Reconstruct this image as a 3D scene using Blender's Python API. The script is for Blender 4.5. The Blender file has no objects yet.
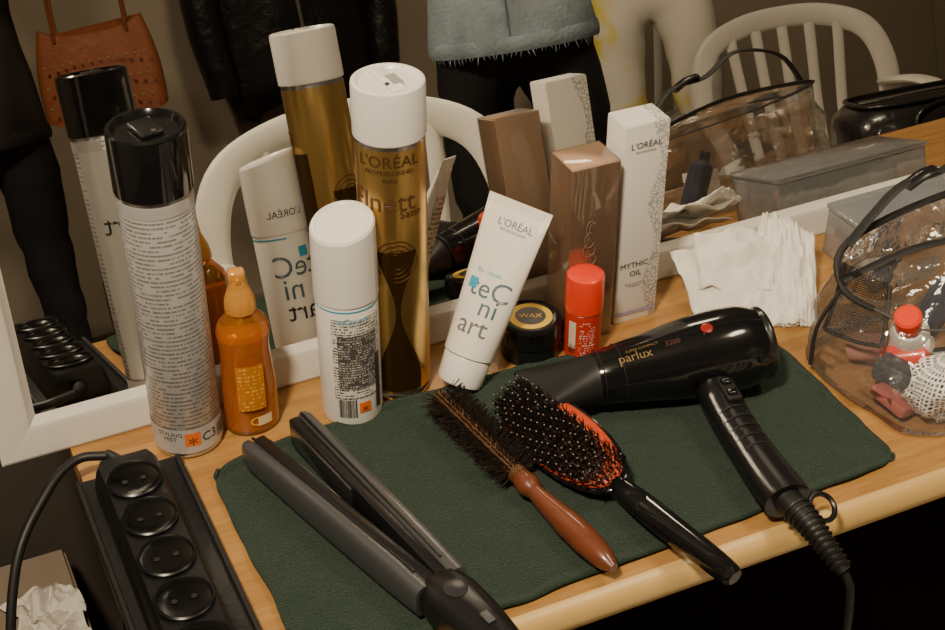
import bpy, bmesh, math, random
from mathutils import Vector, Matrix, Euler, Quaternion
from mathutils import noise as mn
random.seed(4)
TZ=0.75
pi=math.pi
# ---------------------------------------------------------------- materials
MC={}
def nodes(name):
    m=bpy.data.materials.new(name); m.use_nodes=True
    nt=m.node_tree; b=nt.nodes['Principled BSDF']; return m,nt,b
def N(nt,t,**k):
    n=nt.nodes.new(t)
    for a,v in k.items(): setattr(n,a,v)
    return n
def mth(nt,op,a,b=None,c=None):
    n=N(nt,'ShaderNodeMath',operation=op)
    for i,v in enumerate((a,b,c)):
        if v is None: continue
        if isinstance(v,(int,float)): n.inputs[i].default_value=v
        else: nt.links.new(v,n.inputs[i])
    return n.outputs[0]
def mixc(nt,f,a,b):
    n=N(nt,'ShaderNodeMix',data_type='RGBA')
    if isinstance(f,(int,float)): n.inputs[0].default_value=f
    else: nt.links.new(f,n.inputs[0])
    for i,v in ((6,a),(7,b)):
        if isinstance(v,tuple): n.inputs[i].default_value=v if len(v)==4 else v+(1,)
        else: nt.links.new(v,n.inputs[i])
    return n.outputs[2]
def noise(nt,scale,detail=3,vec=None,dist=0):
    n=N(nt,'ShaderNodeTexNoise'); n.inputs['Scale'].default_value=scale; n.inputs['Detail'].default_value=detail
    n.inputs['Distortion'].default_value=dist
    if vec is None:
        tc=N(nt,'ShaderNodeTexCoord'); vec=tc.outputs['Object']
    nt.links.new(vec,n.inputs['Vector']); return n.outputs['Fac']
def M(name,col,rough=.5,metal=0,trans=0,coat=0,bump=None,var=0,vscale=20,spec=.5,sheen=0,ior=1.45):
    if name in MC: return MC[name]
    m,nt,b=nodes(name)
    b.inputs['Base Color'].default_value=col+(1,); b.inputs['Roughness'].default_value=rough
    b.inputs['Metallic'].default_value=metal; b.inputs['Transmission Weight'].default_value=trans
    b.inputs['Coat Weight'].default_value=coat; b.inputs['Specular IOR Level'].default_value=spec
    b.inputs['Sheen Weight'].default_value=sheen; b.inputs['IOR'].default_value=ior
    f=noise(nt,vscale,4)
    v=max(var,.03)
    c2=tuple(min(1,c*(1+v)) for c in col); c1=tuple(c*(1-v) for c in col)
    nt.links.new(mixc(nt,f,c1,c2),b.inputs['Base Color'])
    if bump:
        h=noise(nt,bump[0],4); bn=N(nt,'ShaderNodeBump'); bn.inputs['Strength'].default_value=bump[1]; bn.inputs['Distance'].default_value=bump[2] if len(bump)>2 else .002
        nt.links.new(h,bn.inputs['Height']); nt.links.new(bn.outputs[0],b.inputs['Normal'])
    MC[name]=m; return m
def Mtext(name,base,ink,rowh=.0028,cw=700,thr=.45,rough=.4,metal=0,fill=.5):
    """fine print lines in UV metres"""
    if name in MC: return MC[name]
    m,nt,b=nodes(name)
    uv=N(nt,'ShaderNodeTexCoord').outputs['UV']; s=N(nt,'ShaderNodeSeparateXYZ'); nt.links.new(uv,s.inputs[0])
    row=mth(nt,'MULTIPLY',s.outputs[1],1/rowh); fr=mth(nt,'FRACT',row); fl=mth(nt,'FLOOR',row)
    a=mth(nt,'LESS_THAN',fr,fill)
    cx=N(nt,'ShaderNodeCombineXYZ'); nt.links.new(mth(nt,'MULTIPLY',s.outputs[0],cw),cx.inputs[0]); nt.links.new(mth(nt,'MULTIPLY',fl,7.3),cx.inputs[1])
    n1=noise(nt,1.0,1,cx.outputs[0]); t=mth(nt,'GREATER_THAN',n1,thr)
    cx2=N(nt,'ShaderNodeCombineXYZ'); nt.links.new(mth(nt,'MULTIPLY',s.outputs[0],cw*.12),cx2.inputs[0]); nt.links.new(mth(nt,'MULTIPLY',fl,3.3),cx2.inputs[1])
    n2=noise(nt,1.0,0,cx2.outputs[0]); t2=mth(nt,'GREATER_THAN',n2,.36)
    f=mth(nt,'MULTIPLY',mth(nt,'MULTIPLY',a,t),t2)
    nt.links.new(mixc(nt,f,base,ink),b.inputs['Base Color'])
    b.inputs['Roughness'].default_value=rough; b.inputs['Metallic'].default_value=metal
    MC[name]=m; return m
def Mclear(name,tint=(.9,.92,.95),base=.12,rough=.08,hazecol=(.7,.72,.75),haze=.06,bs=(30,.5)):
    if name in MC: return MC[name]
    m,nt,b=nodes(name); nt.nodes.remove(b); out=nt.nodes['Material Output']
    tr=N(nt,'ShaderNodeBsdfTransparent'); tr.inputs[0].default_value=tint+(1,)
    gl=N(nt,'ShaderNodeBsdfGlossy'); gl.inputs['Roughness'].default_value=rough; gl.inputs[0].default_value=(.9,.9,.9,1)
    df=N(nt,'ShaderNodeBsdfDiffuse'); df.inputs[0].default_value=hazecol+(1,)
    lw=N(nt,'ShaderNodeFresnel'); lw.inputs['IOR'].default_value=1.5
    h=noise(nt,bs[0],3); bn=N(nt,'ShaderNodeBump'); bn.inputs['Strength'].default_value=bs[1]; bn.inputs['Distance'].default_value=.004
    nt.links.new(h,bn.inputs['Height']); nt.links.new(bn.outputs[0],gl.inputs['Normal'])
    f=mth(nt,'ADD',mth(nt,'MULTIPLY',lw.outputs[0],.8),base*.4)
    m1=N(nt,'ShaderNodeMixShader'); m1.inputs[0].default_value=haze; nt.links.new(tr.outputs[0],m1.inputs[1]); nt.links.new(df.outputs[0],m1.inputs[2])
    m2=N(nt,'ShaderNodeMixShader'); nt.links.new(f,m2.inputs[0]); nt.links.new(m1.outputs[0],m2.inputs[1]); nt.links.new(gl.outputs[0],m2.inputs[2])
    nt.links.new(m2.outputs[0],out.inputs[0]); MC[name]=m; return m

white=M('white_plastic',(.84,.82,.77),.33,coat=.2)
whitelow=M('white_label',(.76,.74,.68),.4)
cream=M('cream_plastic',(.84,.81,.72),.38)
blackp=M('black_plastic',(.009,.009,.010),.28)
blackg=M('black_gloss',(.006,.006,.007),.13,coat=.4)
blackm=M('black_matte',(.011,.010,.010),.6,bump=(300,.3))
blackr=M('black_rubber',(.008,.008,.008),.5)
gray=M('gray_label',(.52,.51,.50),.35,metal=.25)
ink=M('ink_dark',(.03,.028,.03),.5)
inkb=M('ink_brown',(.07,.03,.01),.45)
gold=M('gold_metal',(.66,.43,.15),.28,metal=.92,var=.12,vscale=8)
golddark=M('gold_dark',(.10,.05,.014),.32,metal=.8)
copper=M('copper_card',(.62,.43,.30),.42,metal=.15,var=.12,vscale=12)
amberm=M('amber_plastic',(.90,.42,.06),.08,trans=.85,coat=.4)
ambercap=M('amber_cap',(.78,.38,.07),.18,trans=.35,coat=.4)
redp=M('red_plastic',(.85,.05,.015),.3,coat=.3)
redd=M('red_label',(.60,.04,.015),.35)
orange=M('orange_label',(.80,.16,.02),.5)
cyan=M('cyan_ink',(.04,.38,.62),.5)
blueink=M('blue_gray_ink',(.09,.15,.20),.5)
yellow=M('yellow_label',(.75,.50,.06),.45)
silverm=M('silver_metal',(.6,.6,.6),.25,metal=1)
chrome=M('chrome',(.75,.75,.75),.1,metal=1)
microg=Mtext('silver_fineprint',(.54,.53,.52),(.22,.22,.22),.0042,800,.42,.34,.35,.42)
microw=Mtext('white_fineprint',(.74,.71,.64),(.06,.05,.05),.0030,900,.46,.4)
microd=Mtext('dark_fineprint',(.08,.07,.07),(.55,.52,.48),.0026,900,.5,.4)
microc=Mtext('cream_fineprint',(.72,.68,.56),(.15,.14,.12),.005,500,.47,.5)
# ---------------------------------------------------------------- helpers
def G(name,loc=(0,0,0),rot=None,q=None,mat4=None):
    e=bpy.data.objects.new(name,None); bpy.context.collection.objects.link(e); e.empty_display_size=.02
    if mat4 is not None: e.matrix_world=mat4
    else:
        e.location=loc
        if q is not None: e.rotation_mode='QUATERNION'; e.rotation_quaternion=q
        elif rot is not None: e.rotation_euler=rot
    return e
def O(name,me,parent=None,loc=(0,0,0),rot=(0,0,0)):
    o=bpy.data.objects.new(name,me); bpy.context.collection.objects.link(o)
    o.location=loc; o.rotation_euler=rot
    if parent: o.parent=parent
    return o
def fin(name,bm,mats,parent=None,smooth=True,loc=(0,0,0),rot=(0,0,0),angle=40,norm=True):
    if norm: bmesh.ops.recalc_face_normals(bm,faces=bm.faces)
    me=bpy.data.meshes.new(name); bm.to_mesh(me); bm.free()
    if not isinstance(mats,(list,tuple)): mats=[mats]
    for m in mats: me.materials.append(m)
    if smooth:
        for p in me.polygons: p.use_smooth=True
        try: me.set_sharp_from_angle(angle=math.radians(angle))
        except Exception: pass
    return O(name,me,parent,loc,rot)
def lathe(name,prof,mats,parent=None,seg=48,loc=(0,0,0),rot=(0,0,0),sx=1,sy=1,angle=35):
    bm=bmesh.new(); uvl=bm.loops.layers.uv.new('UVMap'); rings=[]
    for p in prof:
        r,z=p[0],p[1]
        if r<1e-6: rings.append([bm.verts.new((0,0,z))])
        else: rings.append([bm.verts.new((r*sx*math.cos(2*pi*i/seg),r*sy*math.sin(2*pi*i/seg),z)) for i in range(seg)])
    for k in range(len(prof)-1):
        mi=prof[k+1][2] if len(prof[k+1])>2 else 0
        A,B=rings[k],rings[k+1]
        for i in range(seg):
            j=(i+1)%seg
            if len(A)==1 and len(B)==1: continue
            if len(A)==1: vs=[A[0],B[i],B[j]]; us=[(i,k),(i,k+1),(j,k+1)]
            elif len(B)==1: vs=[A[i],A[j],B[0]]; us=[(i,k),(i+1,k),(i,k+1)]
            else: vs=[A[i],A[j],B[j],B[i]]; us=[(i,k),(i+1,k),(i+1,k+1),(i,k+1)]
            f=bm.faces.new(vs); f.material_index=mi
            rr=max(prof[k][0],prof[k+1][0])
            for l,u in zip(f.loops,us): l[uvl].uv=(2*pi*u[0]/seg*rr,prof[u[1]][1])
    return fin(name,bm,mats,parent,True,loc,rot,angle)
def box(name,size,mat,parent=None,loc=(0,0,0),rot=(0,0,0),bev=.0,seg=2,smooth=True):
    bm=bmesh.new(); uvl=bm.loops.layers.uv.new('UVMap'); bmesh.ops.create_cube(bm,size=1)
    for v in bm.verts: v.co=Vector((v.co.x*size[0],v.co.y*size[1],v.co.z*size[2]))
    if bev>0: bmesh.ops.bevel(bm,geom=list(bm.edges),offset=bev,segments=seg,affect='EDGES',profile=.5)
    bm.normal_update()
    for f in bm.faces:
        n=f.normal
        for l in f.loops:
            c=l.vert.co
            l[uvl].uv=(c.y,c.z) if abs(n.x)>.7 else ((c.x,c.z) if abs(n.y)>.7 else (c.x,c.y))
    return fin(name,bm,mat,parent,smooth and bev>0,loc,rot)
def loft(name,rings,mat,parent=None,cap=True,closed=True,smooth=True,loc=(0,0,0),rot=(0,0,0),angle=40,mi=None):
    bm=bmesh.new(); R_=[[bm.verts.new(p) for p in r] for r in rings]
    for k in range(len(R_)-1):
        n=len(R_[k])
        for i in range(n if closed else n-1):
            j=(i+1)%n
            f=bm.faces.new([R_[k][i],R_[k][j],R_[k+1][j],R_[k+1][i]])
            if mi: f.material_index=mi(k,i)
    if cap and closed:
        bm.faces.new(R_[0][::-1]); bm.faces.new(R_[-1])
    return fin(name,bm,mat,parent,smooth,loc,rot,angle)
def catmull(pts,n=8,closed=False):
    P=[Vector(p) for p in pts]; out=[]; m=len(P)
    rng=range(m) if closed else range(m-1)
    for i in rng:
        p0=P[(i-1)%m] if (closed or i>0) else P[0]*2-P[1]
        p1=P[i]; p2=P[(i+1)%m]
        p3=P[(i+2)%m] if (closed or i+2<m) else P[-1]*2-P[-2]
        for k in range(n):
            t=k/n
            out.append(.5*((2*p1)+(p2-p0)*t+(2*p0-5*p1+4*p2-p3)*t*t+(3*p1-p0-3*p2+p3)*t**3))
    if not closed: out.append(P[-1])
    return out
def sweep(name,pts,r,mat,parent=None,seg=10,n=8,closed=False,rx=None,up=None,raw=False,loc=(0,0,0)):
    P=[Vector(p) for p in pts] if raw else catmull(pts,n,closed)
    m=len(P); rings=[]
    T0=(P[1]-P[0]).normalized()
    ref=Vector(up) if up else (Vector((0,0,1)) if abs(T0.z)<.9 else Vector((1,0,0)))
    side=T0.cross(ref).normalized()
    for i in range(m):
        if closed: T=(P[(i+1)%m]-P[i-1])
        else: T=(P[min(i+1,m-1)]-P[max(i-1,0)])
        T.normalize()
        if up: side=T.cross(Vector(up)); side.normalize()
        else:
            side=side-T*side.dot(T); side.normalize()
        u=side.cross(T)
        t=i/(m-1)
        rr=r(t) if callable(r) else r
        r2=(rx(t) if callable(rx) else rx) if rx else rr
        rings.append([P[i]+side*r2*math.cos(2*pi*k/seg)+u*rr*math.sin(2*pi*k/seg) for k in range(seg)])
    if closed: rings.append(rings[0]); 
    return loft(name,rings,mat,parent,cap=not closed,loc=loc)
def txt(name,body,size,fmap,mat,parent,align='CENTER',sxy=(1,1)):
    c=bpy.data.curves.new('t','FONT'); c.body=body; c.size=size; c.align_x=align; c.resolution_u=3; c.space_line=.9
    o=bpy.data.objects.new('t',c); bpy.context.collection.objects.link(o)
    bpy.context.view_layer.update()
    dg=bpy.context.evaluated_depsgraph_get(); me=bpy.data.meshes.new_from_object(o.evaluated_get(dg))
    bpy.data.objects.remove(o)
    me.materials.clear(); me.materials.append(mat); me.name=name
    for v in me.vertices: v.co=Vector(fmap(v.co.x*sxy[0],v.co.y*sxy[1]))
    return O(name,me,parent)
def cylmap(r,z,a): return lambda x,y:(r*math.cos(a+x/r),r*math.sin(a+x/r),z+y)
def patch(name,fmap,w,h,mat,parent,nx=16,ny=2):
    bm=bmesh.new(); uvl=bm.loops.layers.uv.new('UVMap')
    V=[[bm.verts.new(fmap(-w/2+w*i/nx,-h/2+h*j/ny)) for i in range(nx+1)] for j in range(ny+1)]
    for j in range(ny):
        for i in range(nx):
            f=bm.faces.new([V[j][i],V[j][i+1],V[j+1][i+1],V[j+1][i]])
            for l,(a,b) in zip(f.loops,((i,j),(i+1,j),(i+1,j+1),(i,j+1))): l[uvl].uv=(w*a/nx,h*b/ny)
    return fin(name,bm,mat,parent,True,norm=False)
def barcode(name,fmap,w,h,parent,n=22):
    bm=bmesh.new(); x=-w/2
    while x<w/2:
        bw=random.choice((.3,.5,.8))*w/n
        vs=[bm.verts.new(fmap(a,b)) for a,b in ((x,-h/2),(x+bw,-h/2),(x+bw,h/2),(x,h/2))]; bm.faces.new(vs)
        x+=bw+random.choice((.4,.6,.9))*w/n
    return fin(name,bm,ink,parent,False,norm=False)
def faceang(x,y): return math.atan2(-y,-x)

# ---------------------------------------------------------------- room
def wallmat(name,col):
    return M(name,col,.8,bump=(60,.25,.003),var=.08,vscale=2.5)
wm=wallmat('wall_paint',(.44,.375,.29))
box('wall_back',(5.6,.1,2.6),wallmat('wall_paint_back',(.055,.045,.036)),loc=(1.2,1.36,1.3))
box('wall_front',(5.6,.1,2.6),wm,loc=(1.2,-2.25,1.3))
box('wall_left',(.1,3.5,2.6),wm,loc=(-1.65,-.445,1.3))
box('wall_right',(.1,3.5,2.6),wm,loc=(4.05,-.445,1.3))
m,nt,b=nodes('floor_mat')
f=noise(nt,3,5); nt.links.new(mixc(nt,f,(.035,.022,.014),(.08,.05,.032)),b.inputs['Base Color']); b.inputs['Roughness'].default_value=.45
box('floor',(5.8,3.8,.1),m,loc=(1.2,-.45,-.05))
box('ceiling',(5.8,3.8,.1),wallmat('ceiling_paint',(.6,.56,.48)),loc=(1.2,-.45,2.65))
box('baseboard_front',(5.5,.02,.09),M('baseboard_paint',(.35,.30,.24),.5),loc=(1.2,-2.19,.045))

# ---------------------------------------------------------------- table
m,nt,b=nodes('beech_wood')
tc=N(nt,'ShaderNodeTexCoord'); mp=N(nt,'ShaderNodeMapping'); mp.inputs['Scale'].default_value=(3,42,42); nt.links.new(tc.outputs['Object'],mp.inputs[0])
f1=noise(nt,1.6,6,mp.outputs[0],.6)
mp2=N(nt,'ShaderNodeMapping'); mp2.inputs['Scale'].default_value=(30,260,260); nt.links.new(tc.outputs['Object'],mp2.inputs[0])
f2=noise(nt,1.5,2,mp2.outputs[0]); cr=N(nt,'ShaderNodeValToRGB'); nt.links.new(f1,cr.inputs[0])
cr.color_ramp.elements[0].position=.3; cr.color_ramp.elements[0].color=(.34,.165,.045,1)
cr.color_ramp.elements[1].position=.72; cr.color_ramp.elements[1].color=(.58,.32,.10,1)
nt.links.new(mixc(nt,mth(nt,'MULTIPLY',f2,.6),cr.outputs[0],(.19,.085,.022)),b.inputs['Base Color'])
b.inputs['Roughness'].default_value=.38; wood=m
m,nt,b=nodes('beech_edge')
tc=N(nt,'ShaderNodeTexCoord'); mp=N(nt,'ShaderNodeMapping'); mp.inputs['Scale'].default_value=(3,60,60); nt.links.new(tc.outputs['Object'],mp.inputs[0])
nt.links.new(mixc(nt,noise(nt,1.5,4,mp.outputs[0]),(.50,.31,.10),(.72,.49,.19)),b.inputs['Base Color']); b.inputs['Roughness'].default_value=.33; woodedge=m
tb=G('wooden_table',(0,0,0))
x0,x1,y0,y1=.105,1.55,.718,1.30
box('table_top',(x1-x0,y1-y0,.026),wood,tb,loc=((x0+x1)/2,(y0+y1)/2,TZ-.013))
prof=[(0,0),(-.006,-.0015),(-.011,-.006),(-.0135,-.013),(-.0125,-.021),(-.008,-.0275),(0,-.030)]
loft('front_lip',[[(x,y0+p[0],TZ+p[1]+.0004) for p in prof] for x in (x0,x1)],woodedge,tb)
for i,(x,y) in enumerate(((.16,.78),(1.5,.78),(.16,1.25),(1.5,1.25))):
    sweep('leg_%d'%i,[(x,y,0.0),(x,y,TZ-.026)],.018,M('leg_paint',(.03,.03,.03),.3,metal=.6),tb,raw=True,seg=14)
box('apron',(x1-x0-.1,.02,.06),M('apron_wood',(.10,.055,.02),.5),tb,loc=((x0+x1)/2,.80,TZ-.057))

# ---------------------------------------------------------------- mirror (leaning back on the wall)
AL=math.radians(11); GA=math.radians(1)
mg=G('wall_mirror',(.046,1.062,TZ+.001),rot=(-AL,0,GA))
fm=M('frame_paint',(.62,.59,.53),.42,bump=(35,.35,.002),var=.10,vscale=12)
W=1.43; Hh=.95; fw=.037
box('glass_backing',(W-.02,.006,Hh-.02),blackm,mg,loc=(W/2,.014,Hh/2))
mm,nt,b=nodes('mirror_silver'); b.inputs['Metallic'].default_value=1; b.inputs['Roughness'].default_value=.004
nt.links.new(mixc(nt,noise(nt,5,4),(.70,.69,.66),(.78,.77,.74)),b.inputs['Base Color'])
bm=bmesh.new(); vs=[bm.verts.new(p) for p in ((fw*.8,.008,fw*.8),(W-fw*.8,.008,fw*.8),(W-fw*.8,.008,Hh-fw*.8),(fw*.8,.008,Hh-fw*.8))]; bm.faces.new(vs); fin('mirror_glass',bm,mm,mg,False)
def frame_piece(nm,a,b_,inw):
    a=Vector(a); b_=Vector(b_); inw=Vector(inw); d=(b_-a).normalized(); y=Vector((0,1,0))
    pr=[(0,.020),(0,.001),(.002,0),(.026,0),(.030,.0015),(.033,.005),(fw,.0078),(fw,.020)]
    L=[]
    for P,s in ((a,1),(b_,-1)):
        L.append([P+inw*p+y*q+d*s*p for p,q in pr])
    loft(nm,L,fm,mg,angle=25)
frame_piece('frame_bottom',(0,0,0),(W,0,0),(0,0,1))
frame_piece('frame_top',(0,0,Hh),(W,0,Hh),(0,0,-1))
frame_piece('frame_left',(0,0,0),(0,0,Hh),(1,0,0))
frame_piece('frame_right',(W,0,0),(W,0,Hh),(-1,0,0))

# ---------------------------------------------------------------- towel
def towel():
    m,nt,b=nodes('green_terry')
    f=noise(nt,9,4); f2=noise(nt,420,2)
    c=mixc(nt,f,(.010,.022,.014),(.019,.038,.025)); nt.links.new(mixc(nt,mth(nt,'MULTIPLY',f2,.8),c,(.040,.070,.048)),b.inputs['Base Color'])
    b.inputs['Roughness'].default_value=.95; b.inputs['Specular IOR Level'].default_value=.05; b.inputs['Sheen Weight'].default_value=.08
    h=noise(nt,700,2); bn=N(nt,'ShaderNodeBump'); bn.inputs['Strength'].default_value=1; bn.inputs['Distance'].default_value=.003
    nt.links.new(h,bn.inputs['Height']); nt.links.new(bn.outputs[0],b.inputs['Normal'])
    bm=bmesh.new(); nx,ny=130,70
    c00=Vector((.207,.722)); c10=Vector((.757,.740)); c01=Vector((.205,.974)); c11=Vector((.755,.955))
    V=[]
    for j in range(ny+1):
        r=[]
        for i in range(nx+1):
            u,v=i/nx,j/ny
            p=(c00*(1-u)+c10*u)*(1-v)+(c01*(1-u)+c11*u)*v
            p.y+= v*.035*math.sin(pi*u)**.7
            e=min(u,1-u)*(.55); g=min(v,1-v)*.24
            rr=.022
            if e<rr and g<rr:
                dx,dy=rr-e,rr-g; L=math.hypot(dx,dy)
                if L>rr:
                    k=rr/L; sx=1 if u<.5 else -1; sy=1 if v<.5 else -1
                    p.x+=sx*(dx-dx*k); p.y+=sy*(dy-dy*k)
            z=.0045+.0030*mn.noise(Vector((p.x*14,p.y*14,0)))+.0012*mn.noise(Vector((p.x*45,p.y*45,3)))
            p.x+=.003*mn.noise(Vector((p.y*25,u*3,5))); p.y+=.004*mn.noise(Vector((p.x*22,v*3,9)))
            edge=min(u*.55,(1-u)*.55,v*.24,(1-v)*.24)
            if edge<.006: z+=.0014
            if .010<edge<.013: z-=.0010
            r.append(bm.verts.new((p.x,p.y,TZ+max(z,.003))))
        V.append(r)
    for j in range(ny):
        for i in range(nx): bm.faces.new([V[j][i],V[j][i+1],V[j+1][i+1],V[j+1][i]])
    bm.normal_update()
    o=fin('green_towel',bm,m,None,True,angle=80,norm=False)
    s=o.modifiers.new('s','SOLIDIFY'); s.thickness=.0032; s.offset=-1
    return o
towel()
TW=TZ+.0075   # towel surface

# ---------------------------------------------------------------- cans
def silver_can(loc):
    g=G('hairspray_can',loc); r=.0303; a=faceang(*loc[:2])
    lathe('can_body',[(0,0),(r-.003,0),(r-.001,.0015),(r,.004),(r,.006,2),(r-.0012,.008,2),(r,.010,2),(r,.255,0),(r-.0012,.257,2),(r-.0012,.261,2)],[microg,gray,silverm],g)
    lathe('can_cap',[(r-.002,.2575),(r+.0008,.258),(r+.0015,.259),(r+.0015,.3085),(r+.0009,.3108),(r-.0008,.312),(r-.0028,.312),(r-.0048,.3095),(r-.006,.3075),(0,.3075)],[blackg],g,angle=22)
    box('actuator',(.020,.028,.004),blackp,g,loc=(0,0,.3095),rot=(0,0,a+pi/2+.4),bev=.0018,seg=3)
    lathe('nozzle',[(0,0),(.0022,0),(.0022,.001),(0,.001)],[silverm],g,seg=12,loc=(.012*math.cos(a+.5),.012*math.sin(a+.5),.3115))
    f=lambda z,da=0: cylmap(r+.0004,z,a+da)
    patch('top_stripe',f(.249),.16,.010,gray,g,40)
    patch('base_band',f(.020),.18,.026,gray,g,48)
    patch('hazard',cylmap(r+.0006,.022,a+.1),.014,.014,orange,g,6)
    txt('hazard_mark','*',.018,cylmap(r+.0009,.0115,a+.1),ink,g)
    txt('marks','C3',.013,cylmap(r+.0007,.017,a+.62),ink,g)
    barcode('barcode',cylmap(r+.0007,.02,a+1.15),.016,.014,g)
    txt('text1','STYLING\nMIST',.006,cylmap(r+.0007,.026,a-.55),ink,g)
    patch('front_plain',cylmap(r+.0004,.14,a+pi),.085,.21,M('silver_plain',(.66,.65,.63),.3,metal=.3),g,30)
    txt('front_text','tni.art',.026,cylmap(r+.0008,.17,a+pi),ink,g)
    return g
silver_can((.204,1.034,TZ))

def gold_can(loc):
    g=G('gold_hairspray_can',loc); r=.0300; a=faceang(*loc[:2])-.05
    lathe('can_body',[(0,0),(r-.003,0),(r-.001,.0015),(r,.004),(r,.006,2),(r-.0012,.008,2),(r,.010,2),(r,.260,0),(r-.0012,.263,2),(r-.0012,.266,2)],[gold,golddark,silverm],g)
    lathe('can_cap',[(r-.002,.2635),(r+.0006,.264),(r+.0012,.265),(r+.0012,.309),(r+.0006,.3112),(r-.001,.3122),(r-.003,.3122),(r-.0045,.3105),(r-.0055,.3092),(0,.3092)],[white],g,angle=22)
    box('actuator',(.013,.046,.0035),white,g,loc=(0,0,.3108),rot=(0,0,a+pi/2+.5),bev=.0015,seg=3)
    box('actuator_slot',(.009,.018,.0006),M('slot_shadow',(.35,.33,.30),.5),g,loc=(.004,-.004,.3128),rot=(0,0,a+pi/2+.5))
    lathe('nozzle',[(0,0),(.002,0),(.002,.0008),(0,.0008)],[blackp],g,seg=12,loc=(.012*math.cos(a),.012*math.sin(a),.3128))
    R2=r+.0006
    txt('t1',"L'ORÉAL",.0150,cylmap(R2,.245,a-.02),inkb,g)
    txt('t2',"PROFESSIONNEL",.0060,cylmap(R2,.238,a),inkb,g)
    txt('t3',"PARIS",.0052,cylmap(R2,.231,a),inkb,g)
    txt('t4',"Elnett",.026,cylmap(R2,.203,a-.25),M('ink_brown2',(.11,.045,.015),.45),g)
    txt('t5',"Satin",.011,cylmap(R2,.196,a+.60),inkb,g)
    for s in (0,pi):
        bm=bmesh.new(); f=cylmap(r+.0005,0,a+s+.12); n=28; L=[]
        for i in range(n+1):
            z=.012+.150*i/n; t=i/n
            w=.0115+.0085*math.cos(2*pi*(t-.02))+ (.004*math.sin(6*t))
            L.append([bm.verts.new(f(-w+2*w*k/6,z)) for k in range(7)])
        for i in range(n):
            for k in range(6): bm.faces.new([L[i][k],L[i][k+1],L[i+1][k+1],L[i+1][k]])
        fin('figure',bm,golddark,g,norm=False)
        for k in range(4):
            rr=.007+.004*k; f=cylmap(r+.0007,.145,a+s+.12)
            sweep('ring_%d'%k,[f(rr*math.cos(t*.35),rr*1.1*math.sin(t*.35)+.008) for t in range(-5,12)],.00035,golddark,g,seg=5,raw=True)
    patch('side_panel',cylmap(r+.0004,.11,a-1.45),.022,.18,golddark,g)
    return g
gold_can((.404,1.030,TZ))

def white_bottle(loc):
    g=G('styling_bottle',loc); r=.0275; a=faceang(*loc[:2])
    lathe('bottle_body',[(0,0),(r-.004,0),(r-.0012,.0015),(r,.006),(r,.127),(r-.001,.130)],[white],g)
    seg=48
    prof=[(r-.001,.129,0),(r+.0008,.1298,0),(r+.0008,.131,0),(r+.0008,.160,.1),(r+.0005,.192,.7),(r+.0002,.1975,.97),(r-.0012,.1998,1),(r-.004,.2005,1),(r-.0055,.1990,1),(.001,.1990,1)]
    L=[]
    for (rr,z,k) in prof:
        L.append([(rr*math.cos(2*pi*i/seg),rr*math.sin(2*pi*i/seg),z+k*.22*rr*math.cos(2*pi*i/seg-(a+pi-.6))) for i in range(seg)])
    loft('bottle_cap',L,white,g,angle=25)
    f=lambda z,da=0,e=.0004: cylmap(r+e,z,a+da)
    patch('cyan_stripe',f(.1255),.15,.0015,cyan,g,30)
    patch('text_panel',f(.075,.30),.048,.085,microw,g,20)
    patch('text_dark',f(.072,.30,.0006),.038,.058,microd,g,16)
    patch('hazard',f(.022,.42,.0007),.011,.011,orange,g,6)
    txt('hz','*',.014,f(.0135,.42,.001),ink,g)
    barcode('barcode',f(.022,-.15,.0007),.016,.020,g)
    patch('side_bar',f(.045,.98,.0007),.006,.06,ink,g,6)
    txt('t0','teCni.art',.008,f(.114,.15,.0007),cyan,g)
    q=a+pi+.35
    txt('f1',"L'ORÉAL",.0095,cylmap(r+.0012,.146,q),ink,g)
    txt('f2',"teC",.030,cylmap(r+.0006,.088,q),blueink,g); txt('f3',"ni",.030,cylmap(r+.0006,.066,q+.2),blueink,g); txt('f4',"art",.027,cylmap(r+.0006,.045,q),ink,g)
    patch('f5',cylmap(r+.0006,.110,q-.4),.010,.010,cyan,g,6)
    return g
white_bottle((.351,1.011,TZ))

def amber(loc):
    g=G('amber_spray_bottle',loc); r=.0225; a=faceang(*loc[:2])
    lathe('bottle_body',[(0,0),(r-.004,0),(r-.001,.002),(r,.006),(r-.0005,.05),(r-.003,.085),(r-.0015,.105),(r-.003,.112),(r-.009,.120),(.0105,.124),(.0105,.128)],[amberm],g,sx=1.12,sy=.92)
    lathe('liquid',[(0,.004),(r-.004,.004),(r-.003,.008),(r-.0035,.05),(r-.006,.085),(r-.0055,.098),(0,.098)],[M('amber_liquid',(.85,.30,.02),.1,trans=.35)],g,sx=1.1,sy=.9)
    lathe('spray_collar',[(.0105,.124),(.0135,.125),(.0138,.129),(.0128,.137),(.0095,.146),(.0082,.150),(.0082,.1535),(.0065,.157),(0,.158)],[ambercap],g)
    box('spray_head',(.012,.015,.014),ambercap,g,loc=(-.0005,0,.158),rot=(0,0,a),bev=.0035,seg=3)
    sweep('nozzle',[(.004*math.cos(a),.004*math.sin(a),.158),(.0095*math.cos(a),.0095*math.sin(a),.1575)],.0022,ambercap,g,raw=True,seg=10)
    def f(z,da=0):
        return lambda x,y:((r+.0008)*1.12*math.cos(a+da+x/r),(r+.0008)*.98*math.sin(a+da+x/r),z+y)
    patch('print_panel',f(.055,.1),.022,.048,Mtext('amber_print',(.55,.20,.018),(.74,.42,.10),.004,500,.55,.3),g)
    patch('sticker',f(.018,.5),.012,.010,M('sticker',(.75,.6,.35),.5),g,6)
    txt('marks','C',.013,f(.014,.15),yellow,g)
    return g
amber((.262,1.031,TZ))

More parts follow.
